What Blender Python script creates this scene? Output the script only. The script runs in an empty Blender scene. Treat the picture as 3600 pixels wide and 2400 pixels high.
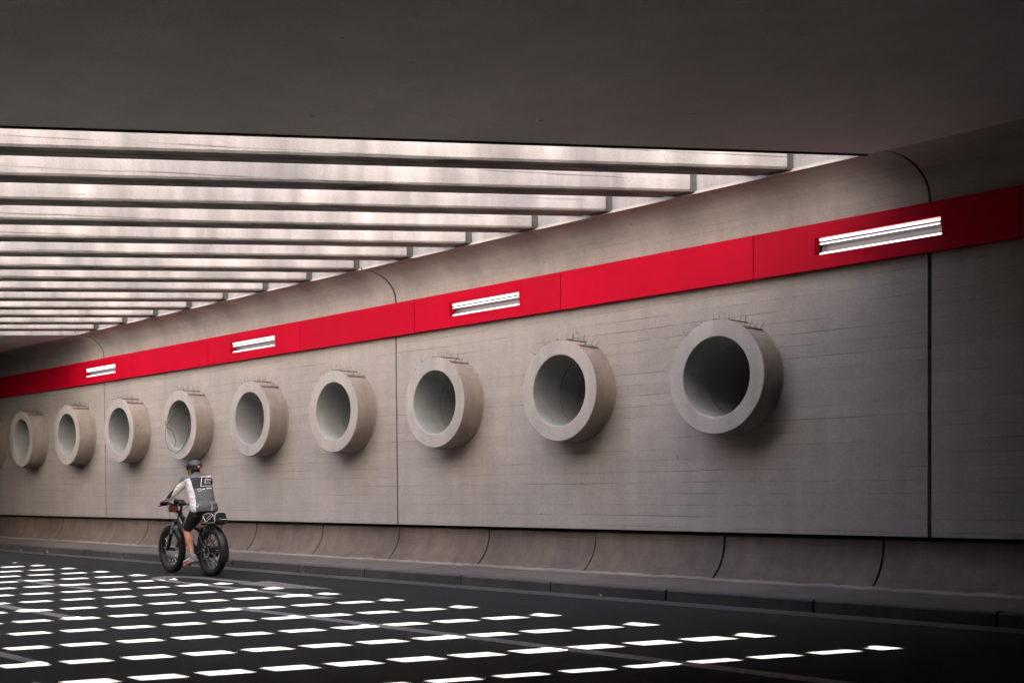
import bpy, math, random
from mathutils import Vector, Matrix
from mathutils.bvhtree import BVHTree
random.seed(7)
PI = math.pi
SC = bpy.context.scene
COL = SC.collection

# ------------------------------------------------------------------ camera
CAM_H = 1.27
YAW, PITCH, ROLL = 0.7813, -0.02534, -0.008056
cam_data = bpy.data.cameras.new('camera')
cam = bpy.data.objects.new('camera', cam_data)
COL.objects.link(cam)
ax = Vector((-math.cos(YAW) * math.cos(PITCH), math.sin(YAW) * math.cos(PITCH), math.sin(PITCH)))
rt = ax.cross(Vector((0, 0, 1))).normalized()
up = rt.cross(ax)
r2 = rt * math.cos(ROLL) + up * math.sin(ROLL)
u2 = -rt * math.sin(ROLL) + up * math.cos(ROLL)
cam.matrix_world = Matrix(((r2.x, u2.x, -ax.x, 0), (r2.y, u2.y, -ax.y, 0), (r2.z, u2.z, -ax.z, CAM_H), (0, 0, 0, 1)))
cam_data.sensor_fit = 'HORIZONTAL'
cam_data.sensor_width = 36.0
cam_data.lens = 4089.5 / 3600 * 36
cam_data.shift_y = (1824.0 - 1200.0) / 3600
cam_data.clip_start = 0.1
cam_data.clip_end = 600
SC.camera = cam

# ------------------------------------------------------------------ sky, sun, exposure
SUN_TRAVEL = Vector((0.382, -0.395, -1.0)).normalized()
sun_from = -SUN_TRAVEL
elev = math.asin(sun_from.z)
w = bpy.data.worlds.new('World')
SC.world = w
w.use_nodes = True
nt = w.node_tree
bg = nt.nodes['Background']
sky = nt.nodes.new('ShaderNodeTexSky')
sky.sky_type = 'NISHITA'
sky.sun_disc = False
sky.sun_elevation = elev
sky.sun_rotation = math.atan2(sun_from.x, sun_from.y)
nt.links.new(sky.outputs[0], bg.inputs[0])
bg.inputs[1].default_value = 0.05
sky.air_density = 0.9
sky.dust_density = 1.5
sky.ozone_density = 0.8
sun_d = bpy.data.lights.new('sun', 'SUN')
sun_d.energy = 5.0
sun_d.angle = math.radians(0.45)
sun_d.color = (1.0, 0.93, 0.86)
sun = bpy.data.objects.new('sun', sun_d)
COL.objects.link(sun)
sun.location = (-10, 10, 30)
sun.rotation_euler = SUN_TRAVEL.to_track_quat('-Z', 'Y').to_euler()
SC.view_settings.view_transform = 'Standard'
SC.view_settings.look = 'None'
SC.view_settings.gamma = 1.0
SC.view_settings.use_curve_mapping = False
SC.view_settings.exposure = 5.62
cy = SC.cycles
cy.use_denoising = True
cy.max_bounces = 10
cy.diffuse_bounces = 7
cy.glossy_bounces = 4
cy.sample_clamp_indirect = 6.0
cy.caustics_reflective = False
cy.caustics_refractive = False


# ------------------------------------------------------------------ helpers
class MB:
    def __init__(s):
        s.v, s.f, s.m, s.sm = [], [], [], []

    def add(s, verts, faces, mi=0, smooth=False):
        o = len(s.v)
        s.v += [tuple(p) for p in verts]
        for f in faces:
            s.f.append(tuple(i + o for i in f))
            s.m.append(mi)
            s.sm.append(smooth)

    def box(s, x0, x1, y0, y1, z0, z1, mi=0):
        s.add([(x0, y0, z0), (x1, y0, z0), (x1, y1, z0), (x0, y1, z0), (x0, y0, z1), (x1, y0, z1), (x1, y1, z1), (x0, y1, z1)],
              [(0, 3, 2, 1), (4, 5, 6, 7), (0, 1, 5, 4), (1, 2, 6, 5), (2, 3, 7, 6), (3, 0, 4, 7)], mi)

    def prism(s, a, b, mi=0, smooth=False, caps=True):
        """loft between equal-length closed rings a and b"""
        n = len(a)
        fs = [(i, (i + 1) % n, n + (i + 1) % n, n + i) for i in range(n)]
        s.add(list(a) + list(b), fs, mi, smooth)
        if caps:
            s.add(list(a), [tuple(reversed(range(n)))], mi)
            s.add(list(b), [tuple(range(n))], mi)

    def tube(s, pts, r, n=8, mi=0, caps=True, flat=None):
        """tapered tube through pts; r number, list, or list of (rx, ry)"""
        pts = [Vector(p) for p in pts]
        k = len(pts)
        rs = r if isinstance(r, (list, tuple)) else [r] * k
        rings = []
        prev = None
        for i, p in enumerate(pts):
            d = (pts[min(i + 1, k - 1)] - pts[max(i - 1, 0)])
            d.normalize()
            if prev is None:
                ref = Vector(flat) if flat else (Vector((0, 0, 1)) if abs(d.z) < 0.9 else Vector((0, 1, 0)))
                e1 = (ref - d * ref.dot(d)).normalized()
            else:
                e1 = (prev - d * prev.dot(d)).normalized()
            prev = e1
            e2 = d.cross(e1)
            rr = rs[i]
            ra, rb = rr if isinstance(rr, (list, tuple)) else (rr, rr)
            rings.append([p + e1 * math.cos(2 * PI * j / n) * ra + e2 * math.sin(2 * PI * j / n) * rb for j in range(n)])
        vs = [q for ring in rings for q in ring]
        fs = []
        for i in range(k - 1):
            for j in range(n):
                fs.append((i * n + j, i * n + (j + 1) % n, (i + 1) * n + (j + 1) % n, (i + 1) * n + j))
        s.add(vs, fs, mi, True)
        if caps:
            s.add(rings[0], [tuple(reversed(range(n)))], mi)
            s.add(rings[-1], [tuple(range(n))], mi)

    def ell(s, c, r, nu=14, nv=10, mi=0, rot=None):
        vs, fs = [], []
        R = rot or Matrix.Identity(3)
        c = Vector(c)
        for i in range(nv + 1):
            t = PI * i / nv
            for j in range(nu):
                p = 2 * PI * j / nu
                vs.append(c + R @ Vector((r[0] * math.sin(t) * math.cos(p), r[1] * math.sin(t) * math.sin(p), r[2] * math.cos(t))))
        for i in range(nv):
            for j in range(nu):
                fs.append((i * nu + j, (i + 1) * nu + j, (i + 1) * nu + (j + 1) % nu, i * nu + (j + 1) % nu))
        s.add(vs, fs, mi, True)

    def lathe_y(s, prof, n=48, c=(0, 0, 0), mi=0, smooth=True, closed=False, a0=0.0, a1=2 * PI):
        """revolve (radius, y) profile about the Y axis through c"""
        full = abs(a1 - a0 - 2 * PI) < 1e-6
        cols = n if full else n + 1
        vs, fs = [], []
        for j in range(cols):
            a = a0 + (a1 - a0) * j / n
            for (r, y) in prof:
                vs.append((c[0] + r * math.sin(a), c[1] + y, c[2] + r * math.cos(a)))
        k = len(prof)
        for j in range(n):
            j2 = (j + 1) % cols
            for i in range(k if closed else k - 1):
                i2 = (i + 1) % k
                fs.append((j * k + i, j * k + i2, j2 * k + i2, j2 * k + i))
        s.add(vs, fs, mi, smooth)

    def mesh(s, name, off=(0, 0, 0), fixn=True):
        me = bpy.data.meshes.new(name)
        o = Vector(off)
        me.from_pydata([tuple(Vector(p) - o) for p in s.v], [], s.f)
        me.polygons.foreach_set('material_index', s.m)
        me.polygons.foreach_set('use_smooth', s.sm)
        if fixn:
            import bmesh
            bm = bmesh.new()
            bm.from_mesh(me)
            bmesh.ops.remove_doubles(bm, verts=bm.verts, dist=1e-5)
            bmesh.ops.recalc_face_normals(bm, faces=bm.faces)
            bm.to_mesh(me)
            bm.free()
        me.update()
        return me


def sharpen(me, deg=35):
    """keep hard edges hard on smooth shaded meshes"""
    try:
        me.set_sharp_from_angle(angle=math.radians(deg))
    except Exception:
        pass


def link(name, data, mats=(), parent=None):
    o = bpy.data.objects.new(name, data)
    COL.objects.link(o)
    if data is not None and mats:
        if not isinstance(mats, (list, tuple)):
            mats = [mats]
        if len(data.materials) == 0:
            for m_ in mats:
                data.materials.append(m_)
    if parent is not None:
        o.parent = parent
    return o


def tag(o, label, cat, group=None):
    o['label'] = label
    o['category'] = cat
    if group:
        o['group'] = group
    return o


def thing(name, label, cat, loc=(0, 0, 0), rz=0.0, group=None):
    o = link(name, None)
    o.empty_display_size = 0.1
    o.location = loc
    o.rotation_euler = (0, 0, rz)
    return tag(o, label, cat, group)


def wpart(name, mb, mats, parent, sharp=35, fixn=True):
    """part whose builder holds world coordinates (parent is unrotated and may itself be a part)"""
    off = Vector((0, 0, 0))
    p = parent
    while p is not None:
        off += Vector(p.location)
        p = p.parent
    me = mb.mesh(name, off, fixn)
    if sharp:
        sharpen(me, sharp)
    return link(name, me, mats, parent)


def lpart(name, mb, mats, parent, sharp=35):
    """part whose builder holds the root's local coordinates"""
    me = mb.mesh(name)
    if sharp:
        sharpen(me, sharp)
    return link(name, me, mats, parent)


def structure(name, mb, mats):
    o = wpart(name, mb, mats, None)
    o['kind'] = 'structure'
    return o


# ------------------------------------------------------------------ materials
def mat_new(name):
    m = bpy.data.materials.new(name)
    m.use_nodes = True
    t = m.node_tree
    b = t.nodes['Principled BSDF']
    return m, t, b


def N(t, typ, **kw):
    n = t.nodes.new(typ)
    for k, v in kw.items():
        if k == 'op':
            n.operation = v
        elif k.startswith('i'):
            n.inputs[int(k[1:])].default_value = v
        else:
            setattr(n, k, v)
    return n


def math_(t, op, a, b=None, clamp=False):
    n = t.nodes.new('ShaderNodeMath')
    n.operation = op
    n.use_clamp = clamp
    for i, x in enumerate((a, b)):
        if x is None:
            continue
        if isinstance(x, (int, float)):
            n.inputs[i].default_value = x
        else:
            t.links.new(x, n.inputs[i])
    return n.outputs[0]


def noise(t, vec, scale, detail=3, rough=0.55, stretch=None):
    if stretch:
        mp = t.nodes.new('ShaderNodeMapping')
        mp.inputs['Scale'].default_value = stretch
        t.links.new(vec, mp.inputs[0])
        vec = mp.outputs[0]
    n = t.nodes.new('ShaderNodeTexNoise')
    n.inputs['Scale'].default_value = scale
    n.inputs['Detail'].default_value = detail
    n.inputs['Roughness'].default_value = rough
    t.links.new(vec, n.inputs['Vector'])
    return n.outputs['Fac']


def remap(t, x, a, b, c, d):
    n = t.nodes.new('ShaderNodeMapRange')
    n.inputs[1].default_value, n.inputs[2].default_value = a, b
    n.inputs[3].default_value, n.inputs[4].default_value = c, d
    t.links.new(x, n.inputs[0])
    return n.outputs[0]


def scaled(t, col, fac):
    """colour times scalar"""
    n = t.nodes.new('ShaderNodeMix')
    n.data_type = 'RGBA'
    n.blend_type = 'MULTIPLY'
    n.inputs[0].default_value = 1.0
    if isinstance(col, tuple):
        n.inputs[6].default_value = (*col, 1)
    else:
        t.links.new(col, n.inputs[6])
    t.links.new(fac, n.inputs[7])
    return n.outputs[2]


def mixc(t, fac, a, b):
    n = t.nodes.new('ShaderNodeMix')
    n.data_type = 'RGBA'
    for i, x in ((0, fac), (6, a), (7, b)):
        if isinstance(x, tuple):
            n.inputs[i].default_value = (*x, 1)
        elif isinstance(x, (int, float)):
            n.inputs[i].default_value = x
        else:
            t.links.new(x, n.inputs[i])
    return n.outputs[2]


def bump(t, b, h, strength, dist):
    n = t.nodes.new('ShaderNodeBump')
    n.inputs['Strength'].default_value = strength
    n.inputs['Distance'].default_value = dist
    t.links.new(h, n.inputs['Height'])
    t.links.new(n.outputs[0], b.inputs['Normal'])


def concrete(name, base, tint=None, boards=0.0, line_dark=0.3, streaks=0.15, blotch=0.2, pits=0.25, rough=0.85, bands=0.0, tilt=0.0, relief=1.0):
    m, t, b = mat_new(name)
    geo = t.nodes.new('ShaderNodeNewGeometry')
    pos = geo.outputs['Position']
    big = noise(t, pos, 0.55, 4, 0.6)
    mid = noise(t, pos, 3.1, 4, 0.6)
    fine = noise(t, pos, 55, 3, 0.7)
    f = remap(t, big, 0.3, 0.7, 1 - blotch, 1 + blotch)
    f = math_(t, 'MULTIPLY', f, remap(t, mid, 0.3, 0.7, 1 - blotch * 0.5, 1 + blotch * 0.5))
    f = math_(t, 'MULTIPLY', f, remap(t, fine, 0.25, 0.75, 0.86, 1.14))
    if streaks:
        st = noise(t, pos, 1.0, 4, 0.65, (5.5, 5.5, 0.28))
        f = math_(t, 'MULTIPLY', f, remap(t, st, 0.3, 0.72, 1 + streaks * 0.5, 1 - streaks))
    height = math_(t, 'MULTIPLY', fine, 0.35)
    sep = t.nodes.new('ShaderNodeSeparateXYZ')
    t.links.new(pos, sep.inputs[0])
    if boards:
        wob = noise(t, pos, 0.9, 2)
        z = math_(t, 'ADD', sep.outputs[2], math_(t, 'MULTIPLY', wob, 0.03))
        if tilt:
            z = math_(t, 'ADD', z, math_(t, 'MULTIPLY', sep.outputs[1], tilt))
        fr = math_(t, 'FRACT', math_(t, 'DIVIDE', z, boards))
        line = math_(t, 'SUBTRACT', 1.0, remap(t, fr, 0.0, 0.085, 0.0, 1.0), True)
        msk = remap(t, noise(t, pos, 1.0, 5, 0.7, (0.75, 0.75, 6.0)), 0.42, 0.62, 0.0, 1.0)
        line = math_(t, 'MULTIPLY', line, msk, True)
        f = math_(t, 'MULTIPLY', f, math_(t, 'SUBTRACT', 1.0, math_(t, 'MULTIPLY', line, line_dark)))
        # each board a shade of its own
        wn = t.nodes.new('ShaderNodeTexWhiteNoise')
        wn.noise_dimensions = '1D'
        t.links.new(math_(t, 'FLOOR', math_(t, 'DIVIDE', z, boards)), wn.inputs['W'])
        f = math_(t, 'MULTIPLY', f, remap(t, wn.outputs[0], 0, 1, 0.965, 1.035))
        height = math_(t, 'SUBTRACT', height, math_(t, 'MULTIPLY', line, 1.2))
    if bands:
        # pale bands running down the beams
        tt = math_(t, 'ADD', math_(t, 'MULTIPLY', sep.outputs[0], 0.54), math_(t, 'MULTIPLY', sep.outputs[1], 0.84))
        cmb = t.nodes.new('ShaderNodeCombineXYZ')
        t.links.new(tt, cmb.inputs[0])
        t.links.new(math_(t, 'MULTIPLY', sep.outputs[0], 3.0), cmb.inputs[1])
        bn = noise(t, cmb.outputs[0], 1.0, 3, 0.6)
        f = math_(t, 'MULTIPLY', f, remap(t, bn, 0.35, 0.68, 1 - bands, 1 + bands * 0.6))
    if pits:
        vo = t.nodes.new('ShaderNodeTexVoronoi')
        vo.inputs['Scale'].default_value = 9
        t.links.new(pos, vo.inputs['Vector'])
        pit = math_(t, 'SUBTRACT', 1.0, remap(t, vo.outputs['Distance'], 0.03, 0.075, 0.0, 1.0), True)
        pit = math_(t, 'MULTIPLY', pit, remap(t, noise(t, pos, 2.3, 2), 0.5, 0.62, 0.0, 1.0), True)
        f = math_(t, 'MULTIPLY', f, math_(t, 'SUBTRACT', 1.0, math_(t, 'MULTIPLY', pit, pits)))
        height = math_(t, 'SUBTRACT', height, math_(t, 'MULTIPLY', pit, 1.0))
        vs_ = t.nodes.new('ShaderNodeTexVoronoi')
        vs_.inputs['Scale'].default_value = 2.4
        t.links.new(pos, vs_.inputs['Vector'])
        spot = math_(t, 'SUBTRACT', 1.0, remap(t, vs_.outputs['Distance'], 0.035, 0.07, 0.0, 1.0), True)
        spot = math_(t, 'MULTIPLY', spot, remap(t, noise(t, pos, 1.3, 2), 0.48, 0.56, 0.0, 1.0), True)
        f = math_(t, 'MULTIPLY', f, math_(t, 'SUBTRACT', 1.0, math_(t, 'MULTIPLY', spot, pits * 0.8)))
    if tint:
        col = mixc(t, remap(t, noise(t, pos, 0.8, 3), 0.35, 0.65, 0, 1), base, tint)
    else:
        col = base
    t.links.new(scaled(t, col, f), b.inputs['Base Color'])
    b.inputs['Roughness'].default_value = rough
    b.inputs['Specular IOR Level'].default_value = 0.25
    bump(t, b, height, 0.35 * relief, 0.006)
    return m


def plain(name, col, rough=0.5, metal=0.0, var=0.12, scale=30, spec=0.4, bmp=0.0, coat=0.0):
    m, t, b = mat_new(name)
    tc = t.nodes.new('ShaderNodeTexCoord')
    n = noise(t, tc.outputs['Object'], scale, 3)
    t.links.new(scaled(t, col, remap(t, n, 0.25, 0.75, 1 - var, 1 + var)), b.inputs['Base Color'])
    b.inputs['Roughness'].default_value = rough
    b.inputs['Metallic'].default_value = metal
    b.inputs['Specular IOR Level'].default_value = spec
    b.inputs['Coat Weight'].default_value = coat
    if bmp:
        bump(t, b, n, bmp, 0.003)
    return m


def emitter(name, col, strength):
    m, t, b = mat_new(name)
    b.inputs['Base Color'].default_value = (0.8, 0.8, 0.8, 1)
    b.inputs['Emission Color'].default_value = (*col, 1)
    b.inputs['Emission Strength'].default_value = strength
    return m


M = {}
M['wall'] = concrete('board_concrete', (0.388, 0.345, 0.313), (0.363, 0.334, 0.306), boards=0.135, line_dark=0.55, streaks=0.07, blotch=0.10, pits=0.4)
M['coving'] = concrete('coving_concrete', (0.405, 0.362, 0.332), (0.38, 0.35, 0.323), boards=0.085, line_dark=0.4, streaks=0.10, blotch=0.12, tilt=-0.8)
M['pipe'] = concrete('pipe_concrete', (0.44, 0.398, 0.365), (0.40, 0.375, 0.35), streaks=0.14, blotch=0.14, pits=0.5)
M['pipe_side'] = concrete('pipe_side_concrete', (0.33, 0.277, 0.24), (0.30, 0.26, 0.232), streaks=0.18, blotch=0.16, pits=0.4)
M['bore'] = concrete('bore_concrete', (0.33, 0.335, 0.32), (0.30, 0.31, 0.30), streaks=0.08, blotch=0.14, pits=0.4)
M['mortar'] = concrete('pale_mortar', (0.26, 0.225, 0.20), (0.20, 0.175, 0.16), streaks=0.0, blotch=0.3)
M['plinth'] = concrete('stained_concrete', (0.155, 0.119, 0.096), (0.122, 0.10, 0.085), boards=0.16, line_dark=0.15, streaks=0.22, blotch=0.22)
M['ceiling'] = concrete('ceiling_concrete', (0.60, 0.575, 0.555), (0.565, 0.55, 0.535), streaks=0.0, blotch=0.10, pits=0.7)
M['beam'] = concrete('beam_concrete', (0.295, 0.272, 0.26), (0.262, 0.246, 0.236), boards=0.19, line_dark=0.85, streaks=0.05, blotch=0.16, bands=0.36)
M['well'] = concrete('well_concrete', (0.27, 0.255, 0.25), (0.24, 0.23, 0.225), streaks=0.3, blotch=0.15)
M['pavement'] = concrete('pavement_concrete', (0.118, 0.099, 0.086), (0.095, 0.083, 0.074), streaks=0.0, blotch=0.22)
M['kerb'] = concrete('kerb_stone', (0.08, 0.076, 0.072), (0.065, 0.062, 0.059), streaks=0.2, blotch=0.2)
M['gutter'] = concrete('gutter_concrete', (0.065, 0.063, 0.06), (0.05, 0.049, 0.047), streaks=0.0, blotch=0.25)


def asphalt():
    m, t, b = mat_new('asphalt')
    geo = t.nodes.new('ShaderNodeNewGeometry')
    pos = geo.outputs['Position']
    ag = t.nodes.new('ShaderNodeTexVoronoi')
    ag.inputs['Scale'].default_value = 85
    t.links.new(pos, ag.inputs['Vector'])
    big = noise(t, pos, 0.5, 4)
    lanes = noise(t, pos, 1.0, 3, 0.6, (0.06, 1.3, 1))
    f = math_(t, 'MULTIPLY', remap(t, ag.outputs['Distance'], 0.1, 0.7, 0.62, 1.5), remap(t, big, 0.3, 0.7, 0.82, 1.18))
    f = math_(t, 'MULTIPLY', f, remap(t, lanes, 0.35, 0.65, 0.85, 1.12))
    t.links.new(scaled(t, (0.0172, 0.017, 0.0166), f), b.inputs['Base Color'])
    b.inputs['Roughness'].default_value = 0.9
    b.inputs['Specular IOR Level'].default_value = 0.06
    bump(t, b, ag.outputs['Distance'], 0.5, 0.004)
    return m


def road_paint():
    m, t, b = mat_new('worn_road_paint')
    geo = t.nodes.new('ShaderNodeNewGeometry')
    pos = geo.outputs['Position']
    wear = remap(t, noise(t, pos, 26, 4, 0.7), 0.38, 0.6, 0, 1)
    t.links.new(mixc(t, wear, (0.05, 0.048, 0.046), (0.15, 0.144, 0.138)), b.inputs['Base Color'])
    b.inputs['Roughness'].default_value = 0.75
    return m


M['asphalt'] = asphalt()
M['paint'] = road_paint()


def red_panel():
    m, t, b = mat_new('red_enamel')
    geo = t.nodes.new('ShaderNodeNewGeometry')
    pos = geo.outputs['Position']
    big = noise(t, pos, 0.9, 4)
    drip = noise(t, pos, 1.0, 4, 0.7, (9, 9, 0.5))
    f = math_(t, 'MULTIPLY', remap(t, big, 0.3, 0.7, 0.9, 1.08), remap(t, drip, 0.35, 0.75, 1.01, 0.96))
    oi = t.nodes.new('ShaderNodeObjectInfo')
    f = math_(t, 'MULTIPLY', f, remap(t, oi.outputs['Random'], 0, 1, 0.92, 1.06))
    t.links.new(scaled(t, (0.51, 0.0003, 0.02), f), b.inputs['Base Color'])
    t.links.new(remap(t, big, 0.3, 0.7, 0.5, 0.65), b.inputs['Roughness'])
    b.inputs['Specular IOR Level'].default_value = 0.1
    return m


M['red'] = red_panel()
M['tube'] = emitter('lamp_tube', (1.0, 0.96, 0.95), 0.055)
M['reflector'] = plain('lamp_reflector', (0.16, 0.15, 0.15), 0.45, 0.6, var=0.1, scale=14)
M['dark'] = plain('dark_void', (0.03, 0.028, 0.027), 0.9, var=0.2)
M['spike'] = plain('spike_metal', (0.10, 0.085, 0.08), 0.5, 0.3)
M['strip'] = plain('spike_base', (0.17, 0.145, 0.135), 0.7)
M['wire'] = plain('dark_wire', (0.035, 0.032, 0.03), 0.6)

# ------------------------------------------------------------------ shared geometry of the place
TH = math.radians(32.8)                     # skew of the bridge over the road
NV = Vector((math.cos(TH), -math.sin(TH), 0))
WALL_Y, LIP_Y, LIP_Z = 11.30, 10.87, 4.61
CM, RM = 0.026, 0.036


def ceil_z(y):
    return LIP_Z + CM * (y - LIP_Y)


def road_z(y):
    return RM * (y - 9.0)


def xn(n, y):                               # X on the skewed line n at depth y
    return (n + math.sin(TH) * y) / math.cos(TH)


N_NEAR, N_FAR = -10.83, -26.1
OPEN_S = 3.6                               # far side of the opening
BEAM_H = 0.955
XL, XR, YS = -420.0, 400.0, -12.0
TOP = 5.75

# ------------------------------------------------------------------ road, markings, pavement
mb = MB()
mb.add([(XL, YS, road_z(YS)), (XR, YS, road_z(YS)), (XR, 10.1, road_z(10.1)), (XL, 10.1, road_z(10.1))], [(0, 1, 2, 3)])
structure('road', mb, M['asphalt'])
mb = MB()
mb.add([(XL, 9.84, road_z(9.84) + .004), (XR, 9.84, road_z(9.84) + .004), (XR, 10.1, road_z(10.1) + .004), (XL, 10.1, road_z(10.1) + .004)], [(0, 1, 2, 3)])
structure('gutter', mb, M['gutter'])


def marking(name, polys, label):
    k = MB()
    for poly in polys:
        k.add([(x, y, road_z(y) + 0.004) for x, y in poly], [tuple(range(len(poly)))])
    o = wpart(name, k, M['paint'], None)
    tag(o, label, 'road marking')
    return o


marking('lane_line', [[(-11.95, 7.07), (-2.0, 7.07), (-2.0, 7.22), (-11.75, 7.22)]],
        'long faded lane line painted on the asphalt beside the curved arrow')
marking('lane_line', [[(-18.1, 7.14), (-15.1, 7.13), (-14.95, 7.27), (-18.2, 7.28)]],
        'faded lane dash on the road level with the bicycle')
marking('lane_line', [[(-19.0, 5.56), (-12.39, 5.56), (-12.2, 5.71), (-19.0, 5.71)]],
        'faded dash on the asphalt ending before the curved arrow')
marking('lane_line', [[(-16.0, 4.03), (-9.94, 4.03), (-9.75, 4.14), (-16.0, 4.17)]],
        'faded dash on the asphalt farthest from the kerb')


def arrow_polys():
    outer, inner = [], []
    for i in range(15):                     # the hook: half an oval between the two legs
        a = PI * (0.5 + i / 14)
        outer.append((-15.5 + 0.87 * math.cos(a), 8.62 + 0.33 * math.sin(a)))
        inner.append((-15.5 + 0.50 * math.cos(a), 8.605 + 0.185 * math.sin(a)))
    polys = [[inner[i], inner[i + 1], outer[i + 1], outer[i]][::-1] for i in range(14)]
    polys.append([(-15.5, 8.79), (-14.2, 8.77), (-14.2, 8.94), (-15.5, 8.95)])
    polys.append([(-15.5, 8.29), (-11.56, 8.21), (-11.42, 8.37), (-15.5, 8.42)])
    polys.append([(-14.2, 8.66), (-13.1, 8.68), (-12.3, 8.94), (-14.1, 9.12)])
    return polys


marking('painted_arrow', arrow_polys(), 'faded hooked turn arrow painted on the road behind the rear wheel')

mb = MB()
mb.add([(XL, 10.26, 0.17), (XR, 10.26, 0.17), (XR, 11.10, 0.205), (XL, 11.10, 0.205), (XL, 10.26, -.2), (XR, 10.26, -.2)],
       [(0, 1, 2, 3), (4, 5, 1, 0)])
structure('pavement', mb, M['pavement'])

kerb = thing('kerb', 'dark stone kerb running along the narrow pavement at the wall foot', 'kerb', (-13, 10.18, 0.03))
kj = [-40, -38.2, -36.4, -34.6, -32.8, -31.0, -29.2, -27.4, -25.7, -23.9, -22.06, -20.48, -18.55, -16.66, -14.79, -13.16, -11.14, -9.54, -7.81, -6.0, -4.2, -2.4, -.6, 1.2, 3.0]
for i in range(len(kj) - 1):
    a, b_ = kj[i] + .012, kj[i + 1] - .012
    dy, dz = random.uniform(-.006, .006), random.uniform(-.005, .004)
    mb = MB()
    prof = [(10.10 + dy, -0.1), (10.10 + dy, 0.155 + dz), (10.115 + dy, 0.17 + dz), (10.255, 0.172 + dz), (10.255, -0.1)]
    mb.prism([(a, y, z) for y, z in prof], [(b_, y, z) for y, z in prof])
    wpart('kerbstone', mb, M['kerb'], kerb, sharp=None)
mb = MB()
mb.box(XL, -40, 10.1, 10.255, -.1, .17)
mb.box(3.0, XR, 10.1, 10.255, -.1, .17)
wpart('kerb_run', mb, M['kerb'], kerb, sharp=None)['kind'] = 'stuff'

# ------------------------------------------------------------------ plinth (concave foot of the wall)
plinth = thing('plinth', 'stained concave concrete plinth in short sections along the wall foot', 'plinth', (-13, 11.1, 0.2))
cprof = []
for i in range(9):
    t_ = math.radians(22 + 68 * i / 8)
    s0, c0 = math.sin(math.radians(22)), 1 - math.cos(math.radians(22))
    cprof.append((11.08 + 0.29 * (math.sin(t_) - s0) / (1 - s0), 0.205 + 0.50 * ((1 - math.cos(t_)) - c0) / (1 - c0)))
cprof += [(11.40, 0.722), (11.56, 0.724), (11.56, 0.0), (11.08, 0.0)]
px = [-5.92 - 2.0 * k for k in range(-5, 16)]
px = sorted(px)
for i in range(len(px) - 1):
    a, b_ = px[i] + .013, px[i + 1] - .013
    oy = random.uniform(-.008, .008)
    mb = MB()
    mb.prism([(a, y + oy, z) for y, z in cprof], [(b_, y + oy, z) for y, z in cprof], smooth=True)
    wpart('plinth_section', mb, M['plinth'], plinth, sharp=30)
mb = MB()
for a, b_ in ((XL, px[0]), (px[-1], XR)):
    mb.prism([(a, y, z) for y, z in cprof], [(b_, y, z) for y, z in cprof])
wpart('plinth_run', mb, M['plinth'], plinth)['kind'] = 'stuff'

mb = MB()
rm = random.Random(3)
pa = []
for i in range(520):
    x = -45 + i * .1
    wv, hv = .012 + rm.random() * .022, .004 + rm.random() * .012
    pa.append([(x, 11.075 - wv, .2), (x, 11.075 - wv * .3, .208 + hv), (x, 11.115, .222 + hv * 1.3), (x, 11.13, .2)])
for a, b_ in zip(pa, pa[1:]):
    mb.prism(a, b_, smooth=True, caps=False)
wpart('mortar_line', mb, M['mortar'], plinth, sharp=None)

# ------------------------------------------------------------------ tunnel wall panels (with pipe holes) and coving
RING_X = [-7.735 - 2.4235 * k for k in range(10)]
RING_Z, RING_RO, RING_RI, HOLE = 2.525, 0.645, 0.455, 0.56
Z0, Z1 = 0.755, 3.66
twall = thing('tunnel_wall', 'board marked concrete tunnel wall with coved top and wide vertical joints', 'wall', (-13, 11.45, 0.7))


def wall_panel(x0, x1):
    k = MB()
    holes = sorted(cx for cx in RING_X if x0 < cx < x1)
    E_ = 0.72
    zs0, zs1 = RING_Z - E_, RING_Z + E_
    cur = x0
    quad = lambda a, b, c, d: k.add([(a, WALL_Y, c), (b, WALL_Y, c), (b, WALL_Y, d), (a, WALL_Y, d)], [(0, 1, 2, 3)])
    for cx in holes:
        quad(cur, cx - E_, Z0, Z1)
        quad(cx - E_, cx + E_, Z0, zs0)
        quad(cx - E_, cx + E_, zs1, Z1)
        n = 48
        for j in range(n):
            p = []
            for jj in (j, j + 1):
                a = 2 * PI * jj / n + PI / 4
                c_, s_ = math.cos(a), math.sin(a)
                q = E_ / max(abs(c_), abs(s_))
                p.append(((cx + HOLE * c_, WALL_Y, RING_Z + HOLE * s_), (cx + q * c_, WALL_Y, RING_Z + q * s_)))
            k.add([p[0][0], p[0][1], p[1][1], p[1][0]], [(0, 1, 2, 3)])
        cur = cx + E_
    quad(cur, x1, Z0, Z1)
    yb = WALL_Y + .28
    k.add([(x0, WALL_Y, Z0), (x0, yb, Z0), (x0, yb, Z1), (x0, WALL_Y, Z1)], [(0, 1, 2, 3)])
    k.add([(x1, WALL_Y, Z0), (x1, WALL_Y, Z1), (x1, yb, Z1), (x1, yb, Z0)], [(0, 1, 2, 3)])
    k.add([(x0, WALL_Y, Z0), (x1, WALL_Y, Z0), (x1, yb, Z0), (x0, yb, Z0)], [(0, 1, 2, 3)])
    k.add([(x0, WALL_Y, Z1), (x0, yb, Z1), (x1, yb, Z1), (x1, WALL_Y, Z1)], [(0, 1, 2, 3)])
    return k


def cov_prof():
    P_ = [(WALL_Y, 4.12)]
    for i in range(0, 13):
        a = PI / 2 * i / 12
        P_.append((WALL_Y - (WALL_Y - LIP_Y) * (1 - math.cos(a)), 4.15 + (LIP_Z - 4.15) * math.sin(a)))
    P_ += [(LIP_Y, LIP_Z + .03), (WALL_Y + .1, LIP_Z + .03), (WALL_Y + .1, 4.12)]
    return P_


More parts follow.
